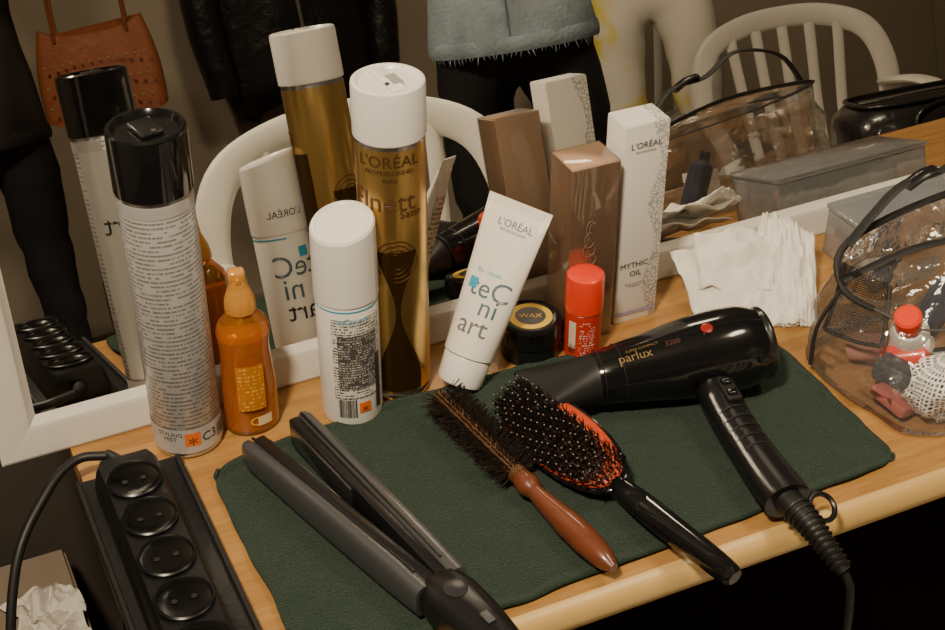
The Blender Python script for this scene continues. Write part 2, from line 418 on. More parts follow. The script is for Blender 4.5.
def red_can(loc):
    g=G('red_spray_can',loc); r=.0178; a=faceang(*loc[:2])
    lathe('can_body',[(0,0),(r-.002,0),(r-.0005,.001),(r-.0005,.052,0),(r-.002,.054,1)],[redd,silverm],g)
    lathe('can_cap',[(r-.001,.053),(r+.0004,.0535),(r+.0004,.087),(r-.0005,.0900),(r-.003,.0918),(r-.008,.0925),(0,.0928)],[redp],g)
    f=lambda z,da=0: cylmap(r-.0001,z,a+da)
    patch('fine_print',f(.026,.25),.016,.042,Mtext('red_print',(.55,.035,.015),(.8,.7,.6),.0028,900,.55,.4),g,10)
    patch('lab',f(.03,-.6),.008,.03,M('lab2',(.75,.62,.5),.5),g,6)
    barcode('barcode',f(.014,-.6),.007,.010,g,10)
    return g
red_can((.582,1.000,TZ))

def jar(loc):
    g=G('hair_wax_jar',loc); r=.029
    lathe('jar_base',[(0,0),(r-.003,0),(r-.001,.002),(r-.001,.019),(r-.003,.0205)],[blackp],g)
    lathe('jar_lid',[(r-.002,.020),(r+.0008,.0205),(r+.0012,.022),(r+.0008,.0385),(r-.001,.0412),(r-.004,.042),(r-.0045,.0412),(.0,.0412)],[blackg],g,angle=25)
    lathe('label_ring',[(.021,.0415),(.0155,.0416),(.0,.0416)],[yellow],g)
    lathe('label_centre',[(.0145,.0418),(.0,.0418)],[ink],g)
    rt=lambda x,y:(x*math.cos(-.4)-y*math.sin(-.4),x*math.sin(-.4)+y*math.cos(-.4))
    txt('label_text','WAX',.009,lambda x,y:(*rt(x,y-.003),.0421),yellow,g)
    for i in range(0,40,2):
        t=2*pi*i/40
        box('rib',(.0012,.0012,.014),blackp,g,loc=((r+.0009)*math.cos(t),(r+.0009)*math.sin(t),.029),rot=(0,0,t))
    return g
jar((.537,1.022,TZ))

# ---------------------------------------------------------------- boxes
def carton(name,loc,size,mat,rotz=0):
    g=G(name,(loc[0],loc[1],loc[2]+size[2]/2),rot=(0,0,rotz))
    box('carton_body',size,mat,g,bev=.0009,seg=2)
    box('top_flap',(size[0]-.002,size[1]-.002,.0008),mat,g,loc=(0,0,size[2]/2+.0003))
    return g
g=carton('copper_gift_box',(.597,1.036,TZ),(.049,.040,.192),copper,0)
film=Mclear('film',(.98,.98,.98),.15,.04,haze=.0,bs=(14,.35))
box('shrink_film',(.0505,.0415,.1935),film,g,bev=.001)
sw=M('swirl_ink',(.26,.17,.12),.4,metal=.1)
fy=-.0212
for k in range(4):
    sweep('swirl_%d'%k,[((.004+.0012*k)*math.cos(t*.6+k)-.004,fy,.03-.011*k+(.009-.001*k)*math.sin(t*.6+k)) for t in range(9)],.00045,sw,g,seg=5)
sweep('swirl_line',[(-.008,fy,-.03),(-.002,fy,-.005),(-.007,fy,.015),(-.002,fy,.04)],.00045,sw,g,seg=5)

m,nt,b=nodes('lace_white'); tc=N(nt,'ShaderNodeTexCoord'); s=N(nt,'ShaderNodeSeparateXYZ'); nt.links.new(tc.outputs['Object'],s.inputs[0])
vo=N(nt,'ShaderNodeTexVoronoi',feature='DISTANCE_TO_EDGE'); vo.inputs['Scale'].default_value=250; nt.links.new(tc.outputs['Object'],vo.inputs['Vector'])
e1=mth(nt,'LESS_THAN',vo.outputs['Distance'],.11)
wv=mth(nt,'MULTIPLY',mth(nt,'SINE',mth(nt,'MULTIPLY',s.outputs[2],70)),.005)
side=mth(nt,'GREATER_THAN',mth(nt,'ADD',s.outputs[0],wv),.011)
f=mth(nt,'MULTIPLY',e1,side)
nt.links.new(mixc(nt,f,(.80,.77,.71),(.42,.41,.40)),b.inputs['Base Color']); b.inputs['Roughness'].default_value=.4; lace=m
g=carton('hair_oil_box',(.655,1.043,TZ),(.047,.034,.217),lace,0)
fp=lambda z,x0=0: (lambda x,y:(x+x0,-.0178,z+y))
txt('b1',"L'ORÉAL",.0088,fp(.085,-.001),ink,g); txt('b2',"PROFESSIONNEL",.0030,fp(.080,-.001),ink,g)
txt('b3',"MYTHIC",.0085,fp(-.045,-.005),ink,g); txt('b4',"OIL",.0085,fp(-.055,-.003),ink,g); txt('b5',"fluide nourrissant\nprotection",.0030,fp(-.065,-.003),ink,g)
patch('band',fp(-.098),.045,.004,M('lilac',(.35,.30,.42),.5),g,2)

# ---------------------------------------------------------------- tube leaning on the copper box
def tube():
    base=Vector((.450,.995,TZ+.0095)); top=Vector((.527,1.030,TZ+.158))
    z=(top-base).normalized(); cam=Vector((0,0,1.6)); n=(cam-(base+top)/2).normalized()
    x=n.cross(z)*-1
    x.normalize(); y=z.cross(x).normalized()   # -y faces the viewer side
    mt=Matrix(((x.x,y.x,z.x,base.x),(x.y,y.y,z.y,base.y),(x.z,y.z,z.z,base.z),(0,0,0,1)))
    g=G('hair_cream_tube',mat4=mt@Matrix.Rotation(math.radians(-20),4,'Z'))
    L=.176
    def ab(zz):
        t=max(0,min(1,(zz-.028)/(L-.028)))
        a=.0235+.0090*t; b=.0215*(1-t)**.85+.0009
        return a,b
    lathe('tube_cap',[(0,0),(.019,0),(.0205,.0012),(.0212,.004),(.0222,.026),(.0215,.0275),(0,.0275)],[white],g)
    rings=[]; seg=48
    zs=[.0272,.029,.035]+[.035+(L-.012-.035)*i/14 for i in range(1,15)]+[L-.011,L]
    for zz in zs:
        a,b=ab(zz)
        if zz==.0272: a,b=.019,.0175
        if zz>L-.012: b=.0008
        rings.append([(a*math.cos(2*pi*i/seg),b*math.sin(2*pi*i/seg),zz) for i in range(seg)])
    loft('tube_body',rings,cream,g,angle=50)
    for i in range(16):
        a,b=ab(L-.006); box('crimp',(.0008,.0022,.010),cream,g,loc=(-a+.003+i*(2*a-.006)/15,0,L-.006))
    def f(z0,x0=0):
        def h(xx,yy):
            zz=z0+yy; X=xx+x0; a,b=ab(zz); q=max(0,1-(X/a)**2)
            return (X,-b*math.sqrt(q)-.0005,zz)
        return h
    txt('t1',"L'ORÉAL",.0095,f(.152,.004),blueink,g); txt('t2',"PROFESSIONNEL",.0036,f(.1475,.004),blueink,g)
    patch('t3',f(.095,-.014),.009,.010,cyan,g,4,4)
    txt('t4',"fix  move",.0066,f(.106,-.002),cyan,g)
    txt('t5',"teC",.026,f(.085,.004),blueink,g); txt('t6',"ni",.025,f(.069,.009),blueink,g)
    txt('t7',"art",.025,f(.050,.001),M('ink_gray',(.16,.16,.15),.5),g); txt('t8',"· · · · ·",.006,f(.080,-.008),cyan,g)
    bk=lambda x,y:(-x,(ab(.11+y)[1])*math.sqrt(max(0,1-(x/ab(.11+y)[0])**2))+.0006,.11+y)
    patch('rear_text',bk,.045,.06,microc,g,12,8)
tube()

# ---------------------------------------------------------------- hair dryer
def dryer():
    A=Vector((.482,.926,TZ+.034)); B=Vector((.696,.888,TZ+.0475))
    z=(B-A).normalized(); up=Vector((0,0,1))
    y=(up-z*up.dot(z)).normalized(); x=y.cross(z)
    mt=Matrix(((x.x,y.x,z.x,A.x),(x.y,y.y,z.y,A.y),(x.z,y.z,z.z,A.z),(0,0,0,1)))
    g=G('hair_dryer',mat4=mt)
    seg=40
    def sec(zz,a,b,p=2.0,dy=0):
        r=[]
        for i in range(seg):
            t=2*pi*i/seg; c,s=math.cos(t),math.sin(t)
            r.append((a*math.copysign(abs(c)**(2/p),c),dy+b*math.copysign(abs(s)**(2/p),s),zz))
        return r
    nz=[(0,.030,.0062,4),(.003,.031,.007,4),(.02,.029,.0105,3),(.045,.0255,.0175,2.4),(.062,.0235,.0225,2),(.066,.0238,.0235,2)]
    inner=[(.004,.0285,.0045,4),(-.0002,.029,.005,4)]
    loft('concentrator_nozzle',[sec(a_,b_,c_,p_) for a_,b_,c_,p_ in inner+nz],M('nozzle_plastic',(.014,.014,.015),.4),g,angle=50)
    pr=[(.060,.0),(.062,.0215),(.068,.0245),(.085,.0266),(.110,.0302),(.135,.0343),(.160,.0378),(.185,.0394),(.205,.0388),(.216,.0360),(.222,.0330),(.223,.0330,1),(.225,.0340,1),(.2275,.0340,1),(.2295,.0320,1),(.229,.0295,2),(.229,.0,2)]
    lathe('barrel',[(p[1],p[0])+((p[2],) if len(p)>2 else (0,)) for p in pr],[blackg,M('dark_ring',(.10,.10,.10),.25,metal=.9),blackm],g,seg=48,angle=50)
    for k in range(5): 
        rr=.006+.0055*k
        sweep('grill_%d'%k,[(rr*math.cos(t*.524),rr*math.sin(t*.524),.2300) for t in range(12)],.0008,M('grill',(.05,.05,.05),.4),g,seg=5,closed=True,n=3)
    for k in range(6):
        t=k*pi/3; sweep('spoke',[(0,0,.2300),(.030*math.cos(t),.030*math.sin(t),.2300)],.0008,MC['grill'],g,raw=True,seg=5)
    for zz in (.070,.088): 
        rr=.0250 if zz<.08 else .0273
        sweep('seam',[(rr*math.cos(t*.262),rr*math.sin(t*.262),zz) for t in range(24)],.0006,blackm,g,seg=5,closed=True,n=1)
    def bm_(a0,z0,off=.0006):
        def h(xx,yy):
            zz=z0+xx; R_=None
            for (p,q) in zip(pr[:-1],pr[1:]):
                if p[0]<=zz<=q[0] and q[0]>p[0]: R_=p[1]+(q[1]-p[1])*(zz-p[0])/(q[0]-p[0])
            R_=(R_ or .03)+off
            an=a0+SGN*yy/R_
            return (R_*math.cos(an),R_*math.sin(an),zz)
        return h
    loc=mt.inverted()@Vector((0,0,1.6)); an=math.atan2(loc.y,loc.x)
    t1=mt.to_3x3()@Vector((-math.sin(an),math.cos(an),0)); SGN=1 if t1.z>0 else -1
    inkg=M('gold_ink',(.22,.14,.05),.45,metal=.3)
    txt('logo','parlux',.012,bm_(an+SGN*.30,.100),inkg,g); txt('logo2','SUPER COMPACT',.0038,bm_(an+SGN*.60,.108),inkg,g)
    txt('logo3','3200',.007,bm_(an+SGN*.45,.135),M('ink_dim',(.10,.04,.02),.4),g)
    an2=an+SGN*.62; q=Vector((.0386*math.cos(an2),.0386*math.sin(an2),.168))
    lathe('red_badge',[(.0055,0),(.0055,.0012),(.004,.0018),(0,.0020)],[M('badge_red',(.30,.02,.012),.3)],g,seg=20,loc=q,rot=Vector((math.cos(an2),math.sin(an2),0)).to_track_quat('Z','Y').to_euler())
    inv=mt.inverted()
    hp=[Vector((.656,.897,TZ+.036)),Vector((.646,.875,TZ+.034)),Vector((.634,.83,TZ+.030)),Vector((.625,.77,TZ+.027)),Vector((.619,.717,TZ+.026))]
    sweep('handle',[inv@p for p in hp],lambda t:.0185-.002*math.sin(pi*t)-.001*t,blackp,g,seg=20,rx=lambda t:.024-.006*math.sin(pi*min(1,t*1.1))*.7-.003*t,up=mt.inverted().to_3x3()@Vector((0,0,1)))
    for i in range(5):
        c=hp[2].lerp(hp[3],.15+i*.2); s=Vector((1,-.1,0)).normalized()
        sweep('grip_rib',[inv@(c+s*(.0176*math.cos(t))+Vector((0,0,.0166*math.sin(t)))) for t in [pi*k/8 for k in range(9)]],.0008,blackm,g,seg=5,raw=True)
    def blob(nm,p,s,mat,ang): 
        o=box(nm,s,mat,None,bev=min(s)*.35,seg=3); mw=Matrix.Translation(p)@Matrix.Rotation(ang,4,'Z'); o.parent=g; o.matrix_parent_inverse=mt.inverted(); o.matrix_basis=mw
    blob('red_button',Vector((.628,.868,TZ+.0505)),(.007,.008,.006),redp,.1)
    blob('switch_plate',Vector((.640,.840,TZ+.0475)),(.014,.030,.006),blackm,-.2)
    blob('switch_1',Vector((.641,.848,TZ+.051)),(.009,.008,.005),blackg,-.2)
    blob('switch_2',Vector((.638,.833,TZ+.051)),(.009,.008,.005),blackg,-.2)
    rc=Vector((.640,.699,TZ+.026))
    sweep('hang_ring',[inv@(rc+Vector((.011*math.cos(t),.010*math.sin(t),.006*math.sin(t)))) for t in [2*pi*k/14 for k in range(14)]],.0024,blackp,g,seg=8,closed=True,n=2)
    cr_=[hp[-1]+Vector((0,.006,0)),Vector((.621,.694,TZ+.024)),Vector((.624,.672,TZ+.016)),Vector((.630,.650,TZ+.002))]
    sweep('strain_relief',[inv@p for p in cr_],lambda t:.0125-.006*t,blackr,g,seg=14)
    P=catmull(cr_,5)
    for i in range(3,len(P)-1):
        t=i/(len(P)-1); rr=.0132-.006*t; d=(P[i+1]-P[i-1]).normalized(); s=Vector((1,0,0)); u=d.cross(s).normalized()
        sweep('relief_rib',[inv@(P[i]+s*rr*math.cos(a)+u*rr*math.sin(a)) for a in [2*pi*k/12 for k in range(12)]],.0013,blackr,g,seg=5,closed=True,n=1)
    sweep('cord',[inv@p for p in [cr_[-1],Vector((.632,.640,TZ-.02)),Vector((.630,.635,TZ-.10)),Vector((.64,.66,TZ-.35)),Vector((.70,.72,TZ-.60)),Vector((.8,.75,.01))]],.0035,blackr,g,seg=10)
dryer()

# ---------------------------------------------------------------- brushes
handlewood=M('brush_wood',(.15,.042,.018),.36,coat=.25,var=.35,vscale=60)
def bristles(name,items,mat,parent,r=.0005):
    bm=bmesh.new()
    for p,d,L in items:
        d=d.normalized(); s=d.cross(Vector((.3,.5,.8))).normalized(); u=d.cross(s)
        b=[bm.verts.new(p+s*r*math.cos(k*2.094)+u*r*math.sin(k*2.094)) for k in range(3)]
        t=[bm.verts.new(p+d*L+(s*math.cos(k*2.094)+u*math.sin(k*2.094))*r*.7) for k in range(3)]
        for k in range(3): bm.faces.new([b[k],b[(k+1)%3],t[(k+1)%3],t[k]])
        bm.faces.new(t)
    return fin(name,bm,mat,parent,False)
def frame_from(A,B,up=Vector((0,0,1))):
    y=(B-A).normalized(); x=y.cross(up).normalized(); z=x.cross(y)
    return Matrix(((x.x,y.x,z.x,A.x),(x.y,y.y,z.y,A.y),(x.z,y.z,z.z,A.z),(0,0,0,1)))
def wood_brush():
    A=Vector((.418,.966,TW+.015)); B=Vector((.456,.716,TW+.011))
    g=G('wooden_hair_brush',mat4=frame_from(A,B)); L=(B-A).length
    sweep('brush_core',[(0,0,0),(0,.006,0),(0,.06,0),(0,.118,0),(0,.126,0)],lambda t:.0085 if .05<t<.97 else .006,M('core_wood',(.10,.045,.018),.45),g,seg=16)
    hr=[(0,.006),(.10,.0095),(.16,.0105),(.22,.007),(.35,.0085),(.6,.0115),(.8,.0120),(.93,.0095),(1,.004)]
    def rf(t):
        for (a,b),(c,d) in zip(hr[:-1],hr[1:]):
            if a<=t<=c: return b+(d-b)*(t-a)/(c-a)
        return .004
    sweep('handle',[(0,.118,0),(0,.15,-.001),(0,.18,-.001),(0,.21,0),(0,L,0)],rf,handlewood,g,seg=20,n=10)
    it=[]
    for j in range(32):
        yy=.004+.0037*j
        for k in range(14):
            an=math.radians(-30+240*k/13)
            d=Vector((math.cos(an),random.uniform(-.15,.15),math.sin(an)))
            d0=Vector((math.cos(an),0,math.sin(an)))
            for q in range(3):
                dd=d+Vector((random.uniform(-.18,.18),random.uniform(-.15,.15),random.uniform(-.12,.12)))
                Lb=.0165 if math.sin(an)>-.2 else .010
                if math.sin(an)>.75: Lb*=.45
                it.append((Vector((0,yy+random.uniform(-.001,.001),0))+d0*.007,dd,Lb*random.uniform(.8,1.1)))
    bristles('boar_bristles',it,M('bristle_dark',(.016,.011,.008),.5),g,.0005)
wood_brush()
def paddle_brush():
    A=Vector((.474,.935,TW+.018)); B=Vector((.531,.660,TW+.019))
    g=G('cushion_hair_brush',mat4=frame_from(A,B)@Matrix.Rotation(math.radians(22),4,'Y')); L=(B-A).length
    def outline(t):
        return .0325*math.sqrt(max(0,1-((t-.5)/.5)**2))**.85*(1-.12*(t-.5))
    HL=.148
    def shell(nm,mat,z0,z1,k,dz,dx=0):
        rings=[]
        n=20
        for i in range(n+1):
            t=.5-.5*math.cos(pi*i/n); w=outline(t)*k+.0004; yy=HL*(.5+(t-.5)*k)
            r=[]
            for q in range(16):
                a=2*pi*q/16; c,s=math.cos(a),math.sin(a)
                zz=(z1*s if s>0 else z0*-s)*min(1,w/.018)
                r.append((w*c+dx,yy,zz+dz))
            rings.append(r)
        loft(nm,rings,mat,g,angle=60)
    shell('paddle_back',blackg,-.008,.003,1.0,0)
    shell('cushion_rim',M('orange_cushion',(.55,.065,.018),.5),-.001,.0062,.92,.001)
    shell('cushion_pad',M('dark_cushion',(.05,.016,.010),.6),-.001,.0075,.82,.0016,.0025)
    sweep('handle',[(0,HL-.010,-.002),(0,HL+.012,-.002),(0,HL+.03,-.003),(0,HL+.06,-.003),(0,L-.02,0),(0,L,.001)],lambda t:.006 if t<.35 else (.006+.0045*math.sin(pi*min(1,(t-.35)/.65*.8)) if t<.97 else .005),blackg,g,seg=18,rx=lambda t:.0085+.0035*math.sin(pi*t)if t<.97 else .007)
    it=[];tips=[]
    for j in range(24):
        t=.05+.90*j/23; w=outline(t)*.82; n=max(3,int(w/.0018))
        for k in range(n+1):
            xx=-w+2*w*k/n+(0.001 if j%2 else -.001); zc=.0075*math.sqrt(max(0,1-(xx/(outline(t)*.92+.001))**2))
            if xx<-.0185: continue
            d=Vector((xx*9+.22,random.uniform(-.1,.1)+(t-.5)*.6,1)); p=Vector((xx,HL*t,zc*.8+.001))
            it.append((p,d,.0175)); tips.append(p+d.normalized()*.0178)
            for q in range(7):
                dd=d+Vector((random.uniform(-.28,.28),random.uniform(-.28,.28),0)); it.append((p,dd,.0140))
    bristles('brush_pins',it,M('bristle_black',(.010,.008,.007),.4),g,.0005)
    bm=bmesh.new()
    for t in tips[::2]:
        bmesh.ops.create_icosphere(bm,subdivisions=1,radius=.0008,matrix=Matrix.Translation(t))
    fin('pin_tips',bm,M('pin_tip',(.26,.23,.19),.3),g)
paddle_brush()

# ---------------------------------------------------------------- flat iron
def iron():
    g=G('flat_iron',(0,0,0))
    gp=M('iron_gray',(.11,.113,.122),.3,metal=.5); dk=M('iron_dark',(.010,.010,.011),.3)
    plate=M('iron_plate',(.20,.20,.21),.15,metal=.9)
    def arm(nm,tip,root,side):
        tip=Vector(tip); root=Vector(root); mt=frame_from(tip,root); L=(root-tip).length
        a=bpy.data.objects.new(nm,None); bpy.context.collection.objects.link(a); a.parent=g; a.matrix_world=Matrix(mt)
        seg=20
        def sec(yy,w,h,x0):
            r=[]
            for i in range(seg):
                t=2*pi*i/seg; c,s=math.cos(t),math.sin(t)
                r.append((x0+w*math.copysign(abs(c)**.6,c),yy,h*math.copysign(abs(s)**.6,s)))
            return r
        sh=[(0,.003,.009),(.003,.005,.0125),(.01,.0065,.0145),(.10,.0078,.0165),(.2,.0085,.0165),(L-.02,.0085,.0155),(L,.0085,.0145)]
        loft('shell',[sec(y,w,h,side*.003) for y,w,h in sh],gp,a,angle=50)
        box('inner_body',(.010,L-.012,.027),dk,a,loc=(-side*.0080,L/2,0),bev=.002)
        box('heat_plate',(.003,.10,.021),plate,a,loc=(-side*.0137,.062,0),bev=.0008)
        box('top_seam',(.0016,L*.9,.002),dk,a,loc=(side*-.001,L*.48,.0160))
    arm('arm_left',(.2395,.968,TW+.0175),(.3085,.742,TW+.0175),1)
    arm('arm_right',(.291,.984,TW+.0175),(.3335,.748,TW+.0175),-1)
    rings=[];seg=24
    path=[((.316,.757),.006,.010),((.320,.748),.020,.0155),((.324,.730),.0235,.0175),((.330,.705),.022,.018),((.336,.68),.0185,.0165),((.342,.65),.015,.014),((.348,.625),.0125,.0125),((.350,.616),.008,.008)]
    for k,((x,y),w,h) in enumerate(path):
        r=[]
        for i in range(seg):
            t=2*pi*i/seg; c,s=math.cos(t),math.sin(t)
            r.append((x+w*math.copysign(abs(c)**.7,c)*.97,y+w*math.copysign(abs(c)**.7,c)*.22,TW+.018+h*math.copysign(abs(s)**.7,s)))
        rings.append(r)
    loft('hinge_body',rings,blackp,g,angle=60)
    lathe('hinge_disc',[(.0095,0),(.0095,.001),(.007,.0018),(0,.0018)],[M('disc',(.05,.05,.055),.3,metal=.5)],g,seg=28,loc=(.325,.727,TW+.0352))
    box('power_button',(.007,.012,.002),M('button_gray',(.08,.08,.085),.35),g,loc=(.334,.690,TW+.0362),rot=(0,0,.2),bev=.0008)
    sweep('cord',[(.350,.618,TW+.018),(.356,.59,TW),(.36,.57,TW-.06),(.36,.60,TW-.3),(.30,.7,TW-.6),(.25,.8,.012)],.0035,blackr,g)
iron()

# ---------------------------------------------------------------- power strip on a black tray
def strip():
    c=G('black_plastic_tray',(0,0,0))
    box('tray',(.092,.272,.010),M('tray_black',(.008,.008,.009),.4,bump=(200,.2)),c,loc=(.142,.868,TZ+.006),bev=.003)
    for s in (-1,1):
        box('tray_rim',(.004,.266,.004),blackm,c,loc=(.142+s*.043,.868,TZ+.0125),bev=.001)
    g=G('power_strip',(.138,.848,TZ+.0112))
    Lh=.137; w=.0285
    sec=[(-w,0),(w,0),(w,.012),(w-.003,.026),(w-.006,.031),(-w+.006,.031),(-w+.003,.026),(-w,.012)]
    def ring(y,s): return [(x*s,y,z*(.9+.1*s)) for x,z in sec]
    sm=M('strip_black',(.005,.005,.006),.3)
    loft('strip_body',[ring(-Lh,.86),ring(-Lh+.008,1),ring(Lh-.008,1),ring(Lh,.86)],sm,g,angle=30)
    for i in range(5):
        y=Lh-.036-i*.0490
        lathe('socket_%d'%i,[(.0228,.0312),(.0228,.0335),(.0215,.0345),(.0205,.0335),(.0198,.0320)],[sm],g,seg=36,loc=(0,y,0),angle=30)
        lathe('hole',[(.0205,.0322),(.0185,.0318),(.0110,.0314),(0,.0313)],[M('socket_dark',(.0012,.0012,.0012),.12)],g,seg=30,loc=(0,y,0),angle=80)
        for dx in (-.0075,.0075): lathe('pin_hole',[(.0024,.0320),(.0024,.0321),(0,.0321)],[M('hole_gray',(.012,.012,.012),.4)],g,seg=12,loc=(dx,y,0))
    sweep('strain_relief',[(0,Lh-.004,.014),(-.004,Lh+.014,.014),(-.010,Lh+.026,.015)],lambda t:.0075-.003*t,blackr,g,seg=12)
    sweep('cord',[(-.010,Lh+.024,.015),(-.035,Lh+.030,.014),(-.065,Lh+.01,.006),(-.105,Lh-.03,-.03),(-.130,Lh-.08,-.12),(-.130,Lh-.12,-.30),(-.14,Lh-.13,-.50),(-.16,Lh-.13,-.755)],.0042,blackr,g)
strip()
c1=G('extension_cable'); sweep('cable_run',[(.098,1.02,.444+.012),(.07,1.05,.462),(.03,1.07,.462),(-.02,1.04,.458),(-.07,1.08,.453),(-.10,1.16,.453),(-.2,1.2,.453)],.0035,blackr,c1)
def cbox():
    g=G('cardboard_box',(-.155,1.10,0)); cm=M('cardboard',(.22,.17,.125),.8,bump=(90,.2),var=.15)
    box('carton_body',(.51,.36,.44),cm,g,loc=(0,0,.22),bev=.004)
    for s in (-1,1): box('flap',(.50,.175,.004),cm,g,loc=(0,s*.089,.4435+ (0.001 if s>0 else 0)))
    box('packing_tape',(.51,.05,.001),M('tape',(.30,.25,.18),.3),g,loc=(0,0,.4475))
cbox()
def crumple(name,loc,s,mat,seed,amp=.02,n=26):
    bm=bmesh.new(); V=[]
    for j in range(n+1):
        r=[]
        for i in range(n+1):
            u,v=(i/n-.5),(j/n-.5); p=Vector((u*3.2+seed,v*3.2,seed*.7))
            z=abs(mn.noise(p))*amp*1.6+abs(mn.noise(p*2.3))*amp*.7
            r.append(bm.verts.new((u*s[0]+.25*s[0]*mn.noise(p*.7+Vector((5,0,0))),v*s[1]+.25*s[1]*mn.noise(p*.7+Vector((0,7,0))),z+.001)))
        V.append(r)
    for j in range(n):
        for i in range(n): bm.faces.new([V[j][i],V[j][i+1],V[j+1][i+1],V[j+1][i]])
    return fin(name,bm,mat,None,True,loc,angle=25,norm=False)
paper=M('paper_white',(.62,.58,.52),.7,bump=(40,.2))
crumple('crumpled_paper',(.058,1.175,.4475),(.072,.085),paper,2.2,.015)

# ---------------------------------------------------------------- napkins
def napkins():
    g=G('paper_napkins',(.802,1.0,TZ)); g.scale=(1.08,1.02,1.1)
    tm=M('tissue',(.80,.77,.70),.8,bump=(60,.3,.002),var=.03)
    def sheet(nm,A,B,Cc,D,bulge,seed,n=18):
        A,B,Cc,D=map(Vector,(A,B,Cc,D)); bm=bmesh.new(); V=[]
        for j in range(n+1):
            r=[]
            for i in range(n+1):
                u,v=i/n,j/n; p=(A*(1-u)+B*u)*(1-v)+(D*(1-u)+Cc*u)*v
                q=Vector((u*3+seed,v*3,seed))
                z=bulge*math.sin(pi*u)*math.sin(pi*v)+.008*mn.noise(q)+.005*mn.noise(q*2.5)
                r.append(bm.verts.new((p.x+.003*mn.noise(q+Vector((9,0,0))),p.y,max(.0015,p.z+z))))
            V.append(r)
        for j in range(n):
            for i in range(n): bm.faces.new([V[j][i],V[j][i+1],V[j+1][i+1],V[j+1][i]])
        o=fin(nm,bm,tm,g,True,angle=50,norm=False); s=o.modifiers.new('s','SOLIDIFY'); s.thickness=.0012; return o
    sheet('napkin_loose',(-.085,.00,.004),(-.015,-.045,.004),(.035,.045,.03),(-.085,.055,.045),.012,1.3)
    sheet('napkin_loose_2',(-.075,.015,.02),(-.01,-.02,.02),(.035,.05,.045),(-.06,.057,.055),.010,4.1)
    for k in range(8):
        o=.0052*k
        sheet('napkin_fold_%d'%k,(-.055+o*1.2,-.030-o*.5,.003+o*.10),(-.020+o*.8,-.050-o*.3,.002),(.040+o*.5,.045-o*.5,.046-o*.1),(.015+o*.4,.053-o*.2,.060-o*.1),.003,6+k*.3)
napkins()

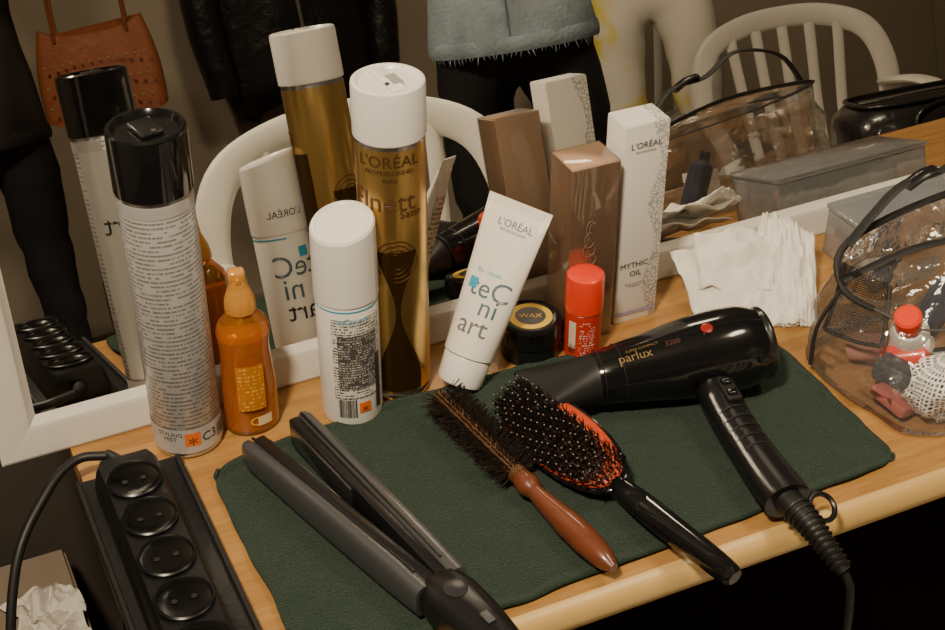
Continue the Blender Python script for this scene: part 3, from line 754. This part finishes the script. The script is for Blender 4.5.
# ---------------------------------------------------------------- clear cosmetics bag
clear=Mclear('clear_vinyl',(.97,.975,.98),.10,.10,haze=.035,bs=(40,1.0))
clearbox=Mclear('clear_rigid',(.94,.95,.97),.2,.06,hazecol=(.80,.84,.90),haze=.20)
def bag():
    g=G('clear_cosmetics_bag',(0,0,0))
    B=[(.764,.880,.0),(.770,.815,0),(.785,.765,.0),(.84,.738,0),(.92,.728,.0),(1.05,.735,.0),(1.06,.92,.0),(.90,.922,0),(.79,.915,.0)]
    Tt=[(.794,.892,.080),(.806,.85,.075),(.83,.82,.068),(.87,.80,.072),(.92,.795,.08),(1.05,.79,.09),(1.06,.915,.13),(.93,.918,.135),(.815,.918,.110)]
    NV=6
    def ring(t,bul=0,inset=1.0,crk=0):
        P=[Vector(a)*(1-t)+Vector(b)*t for a,b in zip(B,Tt)]
        c=sum(P,Vector())/len(P)
        P=[Vector((c.x+(p.x-c.x)*inset*(1+bul),c.y+(p.y-c.y)*inset*(1+bul),TZ+max(p.z,.0))) for p in P]
        out=catmull(P,NV,True)
        if crk:
            for i,p in enumerate(out):
                q=Vector((p.x*26,p.y*26,p.z*30)); k=mn.noise(q)*.014+abs(mn.noise(q*2.3))*.008-.002; d=(p-Vector((c.x,c.y,p.z))).normalized()
                p+=d*k*crk; p.z+=mn.noise(q+Vector((3,3,3)))*.006*crk
        return out
    base=ring(0,0,.93)
    for p in base: p.z=TZ+.003
    rings=[base]
    ts=[.04+.96*i/13 for i in range(14)]
    for t in ts: rings.append(ring(t,.05*math.sin(pi*min(1,t*1.15)),1,math.sin(pi*t)**.5 if t<1 else 0))
    loft('vinyl_shell',rings,clear,g,cap=False,angle=22)
    bmf=bmesh.new(); bmf.faces.new([bmf.verts.new(p) for p in base]); fin('vinyl_base',bmf,clear,g,False)
    top=ring(1.0)
    c=sum(top,Vector())/len(top); tp=[]
    for k in (1,.85,.7,.5,.3,.05):
        L_=[]
        for p in top:
            q=c+(p-c)*k; s=Vector((q.x*30,q.y*30,1)); q.z+=.012*(1-k*k)+.010*mn.noise(s)*(1 if k<1 else 0); L_.append(q)
        tp.append(L_)
    loft('vinyl_top',tp,clear,g,cap=False,angle=22)
    sweep('zip_tape_rear',top[NV*5:]+top[:NV],.0020,blackm,g,seg=8,raw=True,rx=.0035)
    sweep('front_seam',top[NV-1:NV*5+1],.0011,M('seam_vinyl',(.10,.10,.10),.3),g,seg=6,raw=True)
    sweep('zip_line',[Vector((.795,.895,TZ+.086)),Vector((.86,.88,TZ+.112)),Vector((.94,.865,TZ+.118)),Vector((1.05,.86,TZ+.112))],.002,blackm,g,seg=8,rx=.005)
    sweep('corner_piping',[Vector((.760,.880,TZ+.010)),Vector((.770,.890,TZ+.045)),Vector((.794,.892,TZ+.080))],.0020,blackm,g,seg=8)
    sweep('handle',[Vector((.812,.915,TZ+.108)),Vector((.835,.915,TZ+.135)),Vector((.865,.915,TZ+.160)),Vector((.91,.915,TZ+.165)),Vector((.96,.91,TZ+.185)),Vector((1.02,.91,TZ+.17)),Vector((1.05,.91,TZ+.130))],.0020,blackm,g,rx=.0055,seg=8)
    sweep('handle_buckle',[Vector((.868,.914,TZ+.158)),Vector((.885,.914,TZ+.166)),Vector((.90,.914,TZ+.168))],.0038,blackp,g,rx=.008,seg=8)
    def net(nm,col,sc,thr):
        m,nt,b=nodes(nm); nt.nodes.remove(b); out=nt.nodes['Material Output']
        uv=N(nt,'ShaderNodeTexCoord').outputs['UV']; vo=N(nt,'ShaderNodeTexVoronoi',feature='DISTANCE_TO_EDGE'); vo.inputs['Scale'].default_value=sc; vo.inputs['Randomness'].default_value=.15; nt.links.new(uv,vo.inputs['Vector'])
        f=mth(nt,'LESS_THAN',vo.outputs['Distance'],thr); tr=N(nt,'ShaderNodeBsdfTransparent'); df=N(nt,'ShaderNodeBsdfDiffuse'); df.inputs[0].default_value=col+(1,)
        mx=N(nt,'ShaderNodeMixShader'); nt.links.new(f,mx.inputs[0]); nt.links.new(tr.outputs[0],mx.inputs[1]); nt.links.new(df.outputs[0],mx.inputs[2]); nt.links.new(mx.outputs[0],out.inputs[0]); return m
    bn_=net('black_netting',(.012,.012,.012),520,.16); wn=net('white_netting',(.80,.79,.76),240,.2)
    bm=bmesh.new(); uvl=bm.loops.layers.uv.new('UVMap')
    a_,b_,c_,d_=Vector((.800,.902,TZ+.100)),Vector((.777,.888,TZ+.040)),Vector((.800,.835,TZ+.048)),Vector((.822,.862,TZ+.092))
    nn=10; V=[[bm.verts.new((a_*(1-u/nn)+d_*(u/nn))*(1-v/nn)+(b_*(1-u/nn)+c_*(u/nn))*(v/nn)+Vector((.004*mn.noise(Vector((u*.4,v*.4,0))),0,.003*mn.noise(Vector((u*.5,v*.5,4)))))) for u in range(nn+1)] for v in range(nn+1)]
    for v in range(nn):
        for u in range(nn):
            f=bm.faces.new([V[v][u],V[v][u+1],V[v+1][u+1],V[v+1][u]])
            for l,(p,q) in zip(f.loops,((u,v),(u+1,v),(u+1,v+1),(u,v+1))): l[uvl].uv=(p*.007,q*.006)
    fin('net_pocket',bm,bn_,g,norm=False)
    for k,(p,q) in enumerate(((a_,b_),(b_,c_),(c_,d_))): sweep('pocket_edge_%d'%k,[p,(p+q)/2+Vector((0,-.002,-.002)),q],.0020,blackm,g,seg=6)
    lathe('bottle_white',[(0,0),(.017,0),(.018,.003),(.018,.050),(.014,.057),(.0085,.059),(.0085,.061,1),(.0125,.062,1),(.0125,.078,1),(.010,.080,1),(0,.080,1)],[whitelow,redp],g,seg=28,loc=(.855,.850,TZ+.010),rot=(.15,-.5,.2))
    lathe('bottle_red',[(0,0),(.013,0),(.014,.003),(.014,.04),(.006,.045),(.006,.06,1),(0,.06,1)],[redp,blackp],g,seg=24,loc=(.812,.845,TZ+.022),rot=(1.3,.3,.9))
    lathe('bottle_blue',[(0,0),(.014,0),(.0145,.003),(.0145,.055),(.007,.061),(.007,.072,1),(0,.072,1)],[M('navy',(.03,.035,.06),.3),blackp],g,seg=24,loc=(.89,.880,TZ+.008),rot=(0,.45,0))
    lathe('jar_cream',[(0,0),(.021,0),(.022,.003),(.022,.02),(.020,.022),(.022,.023,1),(.022,.034,1),(0,.035,1)],[cream,whitelow],g,seg=28,loc=(.93,.85,TZ+.010),rot=(.2,.1,0))
    lathe('bottle_pink',[(0,0),(.012,0),(.013,.003),(.013,.06),(.008,.065),(.008,.078,1),(0,.078,1)],[M('pinkish',(.5,.25,.2),.25),whitelow],g,seg=24,loc=(.805,.880,TZ+.016),rot=(1.2,.1,.6))
    box('gray_case',(.055,.05,.022),M('graycase',(.05,.055,.065),.4),g,loc=(.822,.822,TZ+.022),rot=(.2,.2,.6),bev=.006)
    box('pink_compact',(.03,.04,.012),M('compact',(.40,.12,.10),.3),g,loc=(.795,.80,TZ+.014),rot=(.2,.3,.3),bev=.004)
    px_,py_,pz_=.832,.778,TZ+.036
    bm=bmesh.new(); uvl=bm.loops.layers.uv.new('UVMap'); bmesh.ops.create_uvsphere(bm,u_segments=36,v_segments=22,radius=1)
    for f in bm.faces:
        for l in f.loops: c=l.vert.co; l[uvl].uv=(math.atan2(c.y,c.x)*.03,c.z*.035)
    for v in bm.verts:
        k=1+.28*mn.noise(v.co*1.9)+.12*mn.noise(v.co*5); v.co=Vector((v.co.x*.038*k,v.co.y*.026*k,v.co.z*.031*k))
    fin('net_pouch',bm,wn,g,loc=(px_,py_,pz_))
    bm=bmesh.new(); bmesh.ops.create_icosphere(bm,subdivisions=3,radius=1)
    for v in bm.verts:
        k=1+.25*mn.noise(v.co*2.1+Vector((3,0,0))); v.co=Vector((v.co.x*.030*k,v.co.y*.019*k,v.co.z*.024*k))
    fin('pouch_filling',bm,M('cotton',(.42,.42,.40),.9),g,loc=(px_,py_,pz_))
bag()
def organizer():
    g=G('clear_organizer_box',(1.0,1.008,TZ),rot=(0,0,.02)); w,d,h=.20,.088,.052; t=.0025
    box('floor_panel',(w,d,t),clearbox,g,loc=(0,0,t/2+.001))
    for nm,s,l in (('front',(w,t,h),(0,-d/2,h/2)),('rear',(w,t,h),(0,d/2,h/2)),('left',(t,d,h),(-w/2,0,h/2)),('right',(t,d,h),(w/2,0,h/2))): box(nm,s,clearbox,g,loc=l,bev=.0008)
    for k in range(1,5): box('divider_%d'%k,(.0015,d,h*.85),clearbox,g,loc=(-w/2+w*k/5,0,h*.45))
    box('lid',(w+.006,d+.006,.006),clearbox,g,loc=(0,0,h+.004),bev=.002)
    box('latch',(.02,.006,.016),clearbox,g,loc=(0,-d/2-.005,h-.004),bev=.001)
    its=[M('it1',(.5,.1,.08),.4),M('it2',(.1,.15,.3),.4),M('it3',(.6,.55,.45),.4),M('it5',(.25,.28,.32),.4),M('it4',(.3,.25,.2),.4)]
    for k in range(5):
        for j in (-1,1): lathe('pot',[(0,0),(.011,0),(.012,.002),(.012,.012+.006*((k+j)%3)),(0,.013+.006*((k+j)%3))],[its[(k+j)%5]],g,seg=18,loc=(-w/2+w*(k+.5)/5,j*d/4,.004))
organizer()

# ---------------------------------------------------------------- furniture on the viewer's side (seen in the mirror)
pw=M('chair_plastic',(.78,.75,.67),.4,bump=(20,.1))
def chair(loc,rz,sc=1.0):
    g=G('white_plastic_chair',loc,rot=(0,0,rz)); g.scale=(sc,sc,sc)
    def bk(x,z): return Vector((x,-.21-.20*max(0,(z-.42))-.06*(1-(x/.25)**2)*min(1,max(0,z-.42)*5),z))
    arch=[bk(-.225,.42),bk(-.240,.58),bk(-.238,.70),bk(-.20,.785),bk(-.11,.825),bk(0,.835),bk(.11,.825),bk(.20,.785),bk(.238,.70),bk(.240,.58),bk(.225,.42)]
    sweep('back_frame',arch,.009,pw,g,rx=.029,seg=14,n=6,up=(0,1,0))
    for i in range(5):
        x=-.13+.065*i
        sweep('slat_%d'%i,[bk(x*.85,.44),bk(x*.95,.6),bk(x*1.05,.75),bk(x*1.08,.81)],.006,pw,g,rx=.014,seg=10,up=(0,1,0))
    rings=[]
    for k in range(13):
        y=-.23+.46*k/12; w=.215+.02*math.sin(pi*k/12); z=.43-.012*math.sin(pi*min(1,(k)/11)); z-= .02*max(0,(k-10))*.8
        rings.append([(-w,y,z+.008),(-w*.6,y,z-.002),(0,y,z-.008),(w*.6,y,z-.002),(w,y,z+.008),(w+.004,y,z-.025),(w-.006,y,z-.027),(w*.6,y,z-.014),(0,y,z-.02),(-w*.6,y,z-.014),(-w+.006,y,z-.027),(-w-.004,y,z-.025)])
    loft('seat',rings,pw,g,angle=60)
    for s in (-1,1):
        sweep('arm_%d'%s,[bk(s*.232,.64),Vector((s*.265,-.12,.655)),Vector((s*.275,.04,.655)),Vector((s*.268,.17,.63)),Vector((s*.25,.215,.56)),Vector((s*.24,.215,.42))],.010,pw,g,rx=.024,seg=12)
        sweep('front_leg_%d'%s,[Vector((s*.235,.21,.44)),Vector((s*.245,.225,.2)),Vector((s*.255,.24,.0))],.016,pw,g,rx=.024,seg=10)
        sweep('rear_leg_%d'%s,[Vector((s*.215,-.21,.46)),Vector((s*.225,-.25,.2)),Vector((s*.235,-.29,.0))],.016,pw,g,rx=.024,seg=10)
    return g
chair((.655,.365,0),math.radians(20),1.02)
chair((2.03,-.36,0),math.radians(25),.93)
chair((2.33,-1.80,0),math.radians(205),.95)

def stool_bag():
    cx,cy=1.83,.24
    g=G('black_stool',(cx,cy,0))
    lathe('seat',[(0,.45),(.15,.45),(.165,.455),(.17,.47),(.165,.485),(.14,.493),(0,.495)],[M('vinyl_seat',(.02,.02,.02),.35)],g,seg=40)
    for k in range(4):
        t=pi/4+k*pi/2; sweep('leg_%d'%k,[(.11*math.cos(t),.11*math.sin(t),.45),(.15*math.cos(t),.15*math.sin(t),0)],.012,chrome,g,raw=True)
    sweep('foot_ring',[(.135*math.cos(t*.524),.135*math.sin(t*.524),.17) for t in range(12)],.008,chrome,g,closed=True,n=3)
    b=G('black_leather_bag',(cx,cy,.496),rot=(0,0,.35)); lm=M('black_leather',(.014,.012,.012),.25,coat=.35,bump=(70,.5,.003))
    rings=[]
    for k in range(9):
        t=k/8; z=.195*t; e=.17+.012*math.sin(pi*t); d=.10+.012*math.sin(pi*t)
        if k==0: e-=.012;d-=.012
        if k==8: e-=.02;d-=.02
        rings.append([(e*math.copysign(abs(math.cos(a))**.45,math.cos(a)),d*math.copysign(abs(math.sin(a))**.45,math.sin(a)),z) for a in [2*pi*i/40 for i in range(40)]])
    loft('bag_body',rings,lm,b,angle=50)
    sweep('zip',[(-.14,.0,.198),(0,.0,.201),(.14,.0,.198)],.003,silverm,b,rx=.006)
    for s in (-1,1): sweep('handle_%d'%s,[(-.07,s*.112,.12),(-.065,s*.10,.175),(0,s*.085,.190),(.065,s*.10,.175),(.07,s*.112,.12)],.006,lm,b)
    sweep('piping',[(.152*math.copysign(abs(math.cos(a))**.45,math.cos(a)),.082*math.copysign(abs(math.sin(a))**.45,math.sin(a)),.197) for a in [2*pi*i/40 for i in range(40)]],.004,lm,b,closed=True,raw=True)
stool_bag()

# ---------------------------------------------------------------- people
def person(name,loc,rz,top,pants,skin,hair,arms,jacket=True,hem=.80,scale=1.0,legs=None):
    g=G(name,loc,rot=(0,0,rz)); g.scale=(scale,)*3
    V=[];E=[];Rr=[]
    def v(p,r,par=None):
        V.append(Vector(p)); Rr.append(r); i=len(V)-1
        if par is not None: E.append((par,i))
        return i
    pel=v((0,0,.93),(.135,.105)); sp=v((0,0,1.08),(.118,.09),pel); ch=v((0,0,1.26),(.135,.10),sp); nb=v((0,-.01,1.41),(.075,.06),ch)
    nk=v((0,0,1.48),(.048,.05),nb); h1=v((0,.015,1.545),(.062,.075),nk); h2=v((0,.01,1.61),(.075,.092),h1); h3=v((0,.005,1.675),(.052,.062),h2)
    for s in (-1,1):
        L=(legs or {}).get(s,[(s*.10,.0,.86),(s*.105,.012,.48),(s*.11,-.02,.09),(s*.12,.12,.035)])
        a=v(L[0],(.092,.095),pel); b=v(L[1],(.060,.063),a); c=v(L[2],(.042,.046),b); d=v(L[3],(.036,.026),c)
        A=arms[s]; a=v(A[0],(.052,.052),ch); m_=v(Vector(A[0]).lerp(Vector(A[1]),.55),(.044,.044),a); b=v(A[1],(.037,.037),m_); c=v(A[2],(.024,.028),b); dirh=(Vector(A[2])-Vector(A[1])).normalized()
        pp=Vector(A[2])+dirh*.05; d=v(pp,(.018,.036),c)
        sd=Vector((0,.3,1)) - dirh*dirh.dot(Vector((0,.3,1))); sd.normalize(); nrm=dirh.cross(sd)
        for k,(off,Lf) in enumerate(((-.027,.055),(-.009,.068),(.009,.072),(.027,.064))):
            st=pp+dirh*.025+sd*off; cu=nrm*(-s)
            sweep('finger',[st,st+dirh*Lf*.45+cu*.004,st+dirh*Lf*.8+cu*.014,st+dirh*Lf+cu*.026],lambda t:.0085-.002*t,skin,g,seg=8,n=3)
        st=pp+sd*.028-dirh*.02
        sweep('thumb',[st,st+sd*.018+dirh*.022,st+sd*.020+dirh*.048],lambda t:.010-.002*t,skin,g,seg=8,n=3)
    me=bpy.data.meshes.new('body'); me.from_pydata(V,E,[]); o=O('body',me)
    sk=o.modifiers.new('s','SKIN')
    for i,d in enumerate(me.skin_vertices[0].data): d.radius=Rr[i]; d.use_root=(i==0)
    ss=o.modifiers.new('u','SUBSURF'); ss.levels=2; ss.render_levels=2
    bpy.context.view_layer.update(); dg=bpy.context.evaluated_depsgraph_get()
    m2=bpy.data.meshes.new_from_object(o.evaluated_get(dg)); bpy.data.objects.remove(o)
    shoe=M('shoe_dark',(.03,.025,.02),.5)
    m2.materials.clear()
    for m_ in (top,pants,skin,shoe): m2.materials.append(m_)
    wr=[Vector(arms[s][2]) for s in (-1,1)]
    for v_ in m2.vertices:   # cloth folds
        c=v_.co
        if .1<c.z<.9:
            k=.006*mn.noise(Vector((c.x*14,c.y*14,c.z*22)))+.006*mn.noise(Vector((c.x*5,c.y*5,c.z*9+4)))
            n_=Vector((c.x-(.105 if c.x>0 else -.105),c.y,0)); n_.normalize(); v_.co=c+n_*k*1.6
    for p in m2.polygons:
        c=p.center; p.use_smooth=True
        hand=any((c-w).length<.10 and (c-Vector(arms[s][1])).length>(w-Vector(arms[s][1])).length for w,s in zip(wr,(-1,1)))
        if hand or c.z>1.445: p.material_index=2
        elif c.z<.075: p.material_index=3
        elif c.z<.96 and abs(c.x)<.25: p.material_index=1
        else: p.material_index=0
    O('body',m2,g)
    if jacket:
        rings=[]
        for z,a,b in ((hem,.172,.132),(hem+.02,.176,.135),(.95,.166,.124),(1.02,.155,.115),(1.10,.150,.112),(1.22,.165,.122),(1.34,.165,.115),(1.405,.12,.085),(1.43,.07,.065)):
            rings.append([(a*math.cos(2*pi*i/48)*(1+.02*math.sin(5*2*pi*i/48)),b*math.sin(2*pi*i/48)*(1+.05*math.sin(7*2*pi*i/48+z*9)),z) for i in range(48)])
        loft('jacket_body',rings,top,g,cap=False)
        sweep('placket',[(0,.136,hem+.01),(0,.129,.95),(0,.117,1.02),(0,.114,1.10),(0,.124,1.22),(0,.117,1.34)],.003,top,g,rx=.014,up=(0,1,0))
        sweep('hem_band',[(.175*math.cos(2*pi*i/24),.135*math.sin(2*pi*i/24),hem+.012) for i in range(24)],.016,top,g,closed=True,n=2,rx=.004,up=(0,0,1))
        bm=bmesh.new()
        for i in range(110):   # frayed hem
            a=2*pi*i/110; p=Vector((.175*math.cos(a),.135*math.sin(a),hem)); L_=random.uniform(.006,.020); q=p+Vector((random.uniform(-.006,.006),0,-L_)); t_=Vector((-math.sin(a),math.cos(a),0))*.0022
            bm.faces.new([bm.verts.new(p-t_),bm.verts.new(p+t_),bm.verts.new(q)])
        fin('frayed_hem',bm,top,g,False)
    ew=M('eye_white',(.7,.68,.65),.3)
    for s in (-1,1):
        lathe('eye',[(0,-.011),(.008,-.008),(.011,0),(.008,.008),(0,.011)],[ew],g,seg=14,loc=(s*.028,.086,1.60))
        lathe('iris',[(.005,0),(0,.001)],[ink],g,seg=12,loc=(s*.028,.0975,1.60),rot=(-pi/2,0,0))
        sweep('brow',[(s*.012,.097,1.622),(s*.028,.098,1.626),(s*.045,.086,1.62)],.003,hair,g,seg=6)
        sweep('ear',[(s*.076,.0,1.62),(s*.084,-.008,1.615),(s*.084,-.008,1.59),(s*.076,.0,1.57)],.007,skin,g,seg=8)
    sweep('nose',[(0,.094,1.605),(0,.106,1.582),(0,.112,1.568),(0,.098,1.560)],lambda t:.006+.004*t,skin,g,seg=8)
    sweep('lips',[(-.022,.086,1.535),(0,.096,1.537),(.022,.086,1.535)],.0045,M('lips',(.45,.15,.13),.4),g,seg=8)
    bm=bmesh.new(); bmesh.ops.create_uvsphere(bm,u_segments=28,v_segments=18,radius=1)
    for q in list(bm.verts):
        if q.co.y>.35 and q.co.z<.45: bm.verts.remove(q)
    for q in bm.verts:
        q.co=Vector((q.co.x*.088,q.co.y*.105-.002,q.co.z*.095*(1.7 if q.co.z<0 else 1)+1.625))
    fin('hair',bm,hair,g)
    return g
def arms_bent(): return {s:[(s*.175,-.01,1.375),(s*.215,-.02,1.13),(s*.10,.19,1.19)] for s in (-1,1)}
skin=M('skin',(.50,.30,.20),.5)
denim=M('denim',(.27,.33,.38),.85,bump=(120,.6,.003),var=.5,vscale=16)
blk=M('black_cloth',(.009,.008,.009),.8,bump=(80,.3))
hairm=M('hair_brown',(.05,.025,.012),.6); hd=M('hair_dark',(.02,.012,.01),.6)
m,nt,b=nodes('stained_white_denim'); f=noise(nt,6,3); r=N(nt,'ShaderNodeValToRGB'); nt.links.new(f,r.inputs[0]); r.color_ramp.elements[0].position=.50; r.color_ramp.elements[1].position=.60
nt.links.new(mixc(nt,r.outputs[0],(.76,.72,.62),(.74,.62,.08)),b.inputs['Base Color']); b.inputs['Roughness'].default_value=.85; stained=m
person('woman_in_denim_jacket',(1.32,-.40,0),math.radians(35),denim,blk,skin,hairm,arms_bent(),hem=.87)
person('person_in_white_trousers',(2.06,-1.08,0),math.radians(30),M('white_shirt',(.6,.57,.5),.8),stained,skin,hd,arms_bent(),jacket=False)
A=arms_bent(); A[1]=[(.175,-.01,1.375),(.24,.03,1.14),(.26,.20,1.26)]
person('person_in_dark_clothes',(.34,-1.36,0),math.radians(20),M('dark_brown_cloth',(.02,.016,.014),.85),M('dark_trousers',(.018,.018,.022),.85),skin,hd,A)

def handbag():
    g=G('brown_studded_handbag',(.60,-1.02,.84),rot=(0,0,math.radians(18))); lm=M('brown_leather',(.20,.060,.022),.4,bump=(60,.5,.003),var=.25)
    rings=[]
    for k in range(10):
        t=k/9; z=.20*t; e=.135-.02*t+.01*math.sin(pi*t); d=.055-.030*t
        rings.append([(e*math.copysign(abs(math.cos(a))**.6,math.cos(a)),d*math.copysign(abs(math.sin(a))**.7,math.sin(a))*(1+.1*math.sin(5*a)),z+.012*math.cos(a*2)) for a in [2*pi*i/36 for i in range(36)]])
    loft('bag_body',rings,lm,g,angle=60)
    for s in (-1,1): sweep('strap_%d'%s,[(-.08,s*.02,.18),(-.07,s*.02,.31),(0,s*.01,.42),(.07,s*.02,.31),(.08,s*.02,.18)],.004,lm,g,rx=.008)
    bm=bmesh.new()
    for i in range(12):
        for j in (0,1,2):
            bmesh.ops.create_icosphere(bm,subdivisions=1,radius=.0042,matrix=Matrix.Translation((-.11+.02*i,.060-.012*j*.6,.04+.045*j)))
    fin('studs',bm,M('brass',(.7,.55,.28),.3,metal=.9),g)
handbag()
def coat():
    cx,cy=1.40,-2.06
    g=G('coat_rail',(cx,-2.185,1.55))
    box('rail_board',(.9,.02,.07),M('rail_wood',(.12,.07,.04),.5),g,bev=.003)
    for k in (-1,0,1): sweep('hook_%d'%k,[(k*.3,.01,0),(k*.3,.05,-.02),(k*.3,.085,-.01),(k*.3,.09,.02)],.006,chrome,g)
    j=G('black_jacket',(cx,cy,0)); jm=M('black_leather_jacket',(.010,.009,.009),.38,bump=(25,.6,.01))
    rings=[]
    for z,a,b in ((.66,.18,.07),(.68,.225,.085),(.76,.255,.09),(.88,.25,.085),(1.02,.25,.085),(1.16,.25,.08),(1.28,.23,.06),(1.36,.14,.05),(1.40,.07,.045)):
        rings.append([(a*math.cos(2*pi*i/60)*(1+.03*math.sin(6*2*pi*i/60+z*8)),b*math.sin(2*pi*i/60)*(1+.12*math.sin(9*2*pi*i/60+z*11)),z+(.03*math.cos(2*pi*i/60*3) if z<.70 else 0)) for i in range(60)])
    loft('jacket_body',rings,jm,j,cap=True)
    for s in (-1,1): sweep('sleeve_%d'%s,[(s*.20,0.02,1.28),(s*.27,.02,1.12),(s*.28,.03,.94),(s*.265,.04,.80),(s*.26,.04,.74)],lambda t:.06-.012*t,jm,j,seg=16)
    sweep('collar',[(.085*math.cos(2*pi*i/16),.055*math.sin(2*pi*i/16),1.41) for i in range(16)],.02,jm,j,closed=True,n=2,rx=.008,up=(0,0,1))
    sweep('zip',[(0,.088,.70),(0,.095,.82),(0,.09,1.0),(0,.075,1.24)],.003,silverm,j,rx=.006,up=(0,1,0))
    sweep('hanger_loop',[(0,-.03,1.40),(0,-.035,1.46),(0,-.038,1.50),(0,-.03,1.46),(0,-.02,1.40)],.003,jm,j)
coat()
def bgbox():
    g=G('brown_moving_box',(.80,-1.72,0),rot=(0,0,.3)); cm=M('carton_brown',(.22,.115,.05),.8,bump=(90,.2),var=.2)
    box('carton_body',(.34,.30,.36),cm,g,loc=(0,0,.18),bev=.004)
    for s in (-1,1): box('flap',(.33,.145,.004),cm,g,loc=(0,s*.074,.3635+(.001 if s>0 else 0)))
    box('packing_tape',(.05,.302,.001),M('tape_brown',(.35,.2,.09),.3),g,loc=(0,0,.367))
bgbox()

# ---------------------------------------------------------------- lights, world, camera
def area(name,loc,target,size,power,col):
    l=bpy.data.lights.new(name,'AREA'); l.shape='DISK'; l.size=size; l.energy=power; l.color=col
    o=bpy.data.objects.new(name,l); bpy.context.collection.objects.link(o); o.location=loc
    o.rotation_euler=(Vector(target)-Vector(loc)).to_track_quat('-Z','Y').to_euler(); return o
area('ceiling_lamp',(-.35,.15,2.45),(.5,.98,.75),.20,47,(1,.83,.60))
area('room_fill_light',(1.25,.45,2.5),(1.7,-.9,.5),.5,23,(1,.82,.58))  # added fill to brighten the mirrored people and room, not an actual fixture
w=bpy.data.worlds.new('w'); bpy.context.scene.world=w; w.use_nodes=True
w.node_tree.nodes['Background'].inputs[0].default_value=(1,.85,.65,1); w.node_tree.nodes['Background'].inputs[1].default_value=.03
cd=bpy.data.cameras.new('camera'); co=bpy.data.objects.new('camera',cd); bpy.context.collection.objects.link(co)
cd.lens=1490/945*36; cd.sensor_width=36; cd.clip_start=.01
co.location=(0,0,1.60); co.rotation_euler=(math.radians(55),0,math.radians(-25))
bpy.context.scene.camera=co
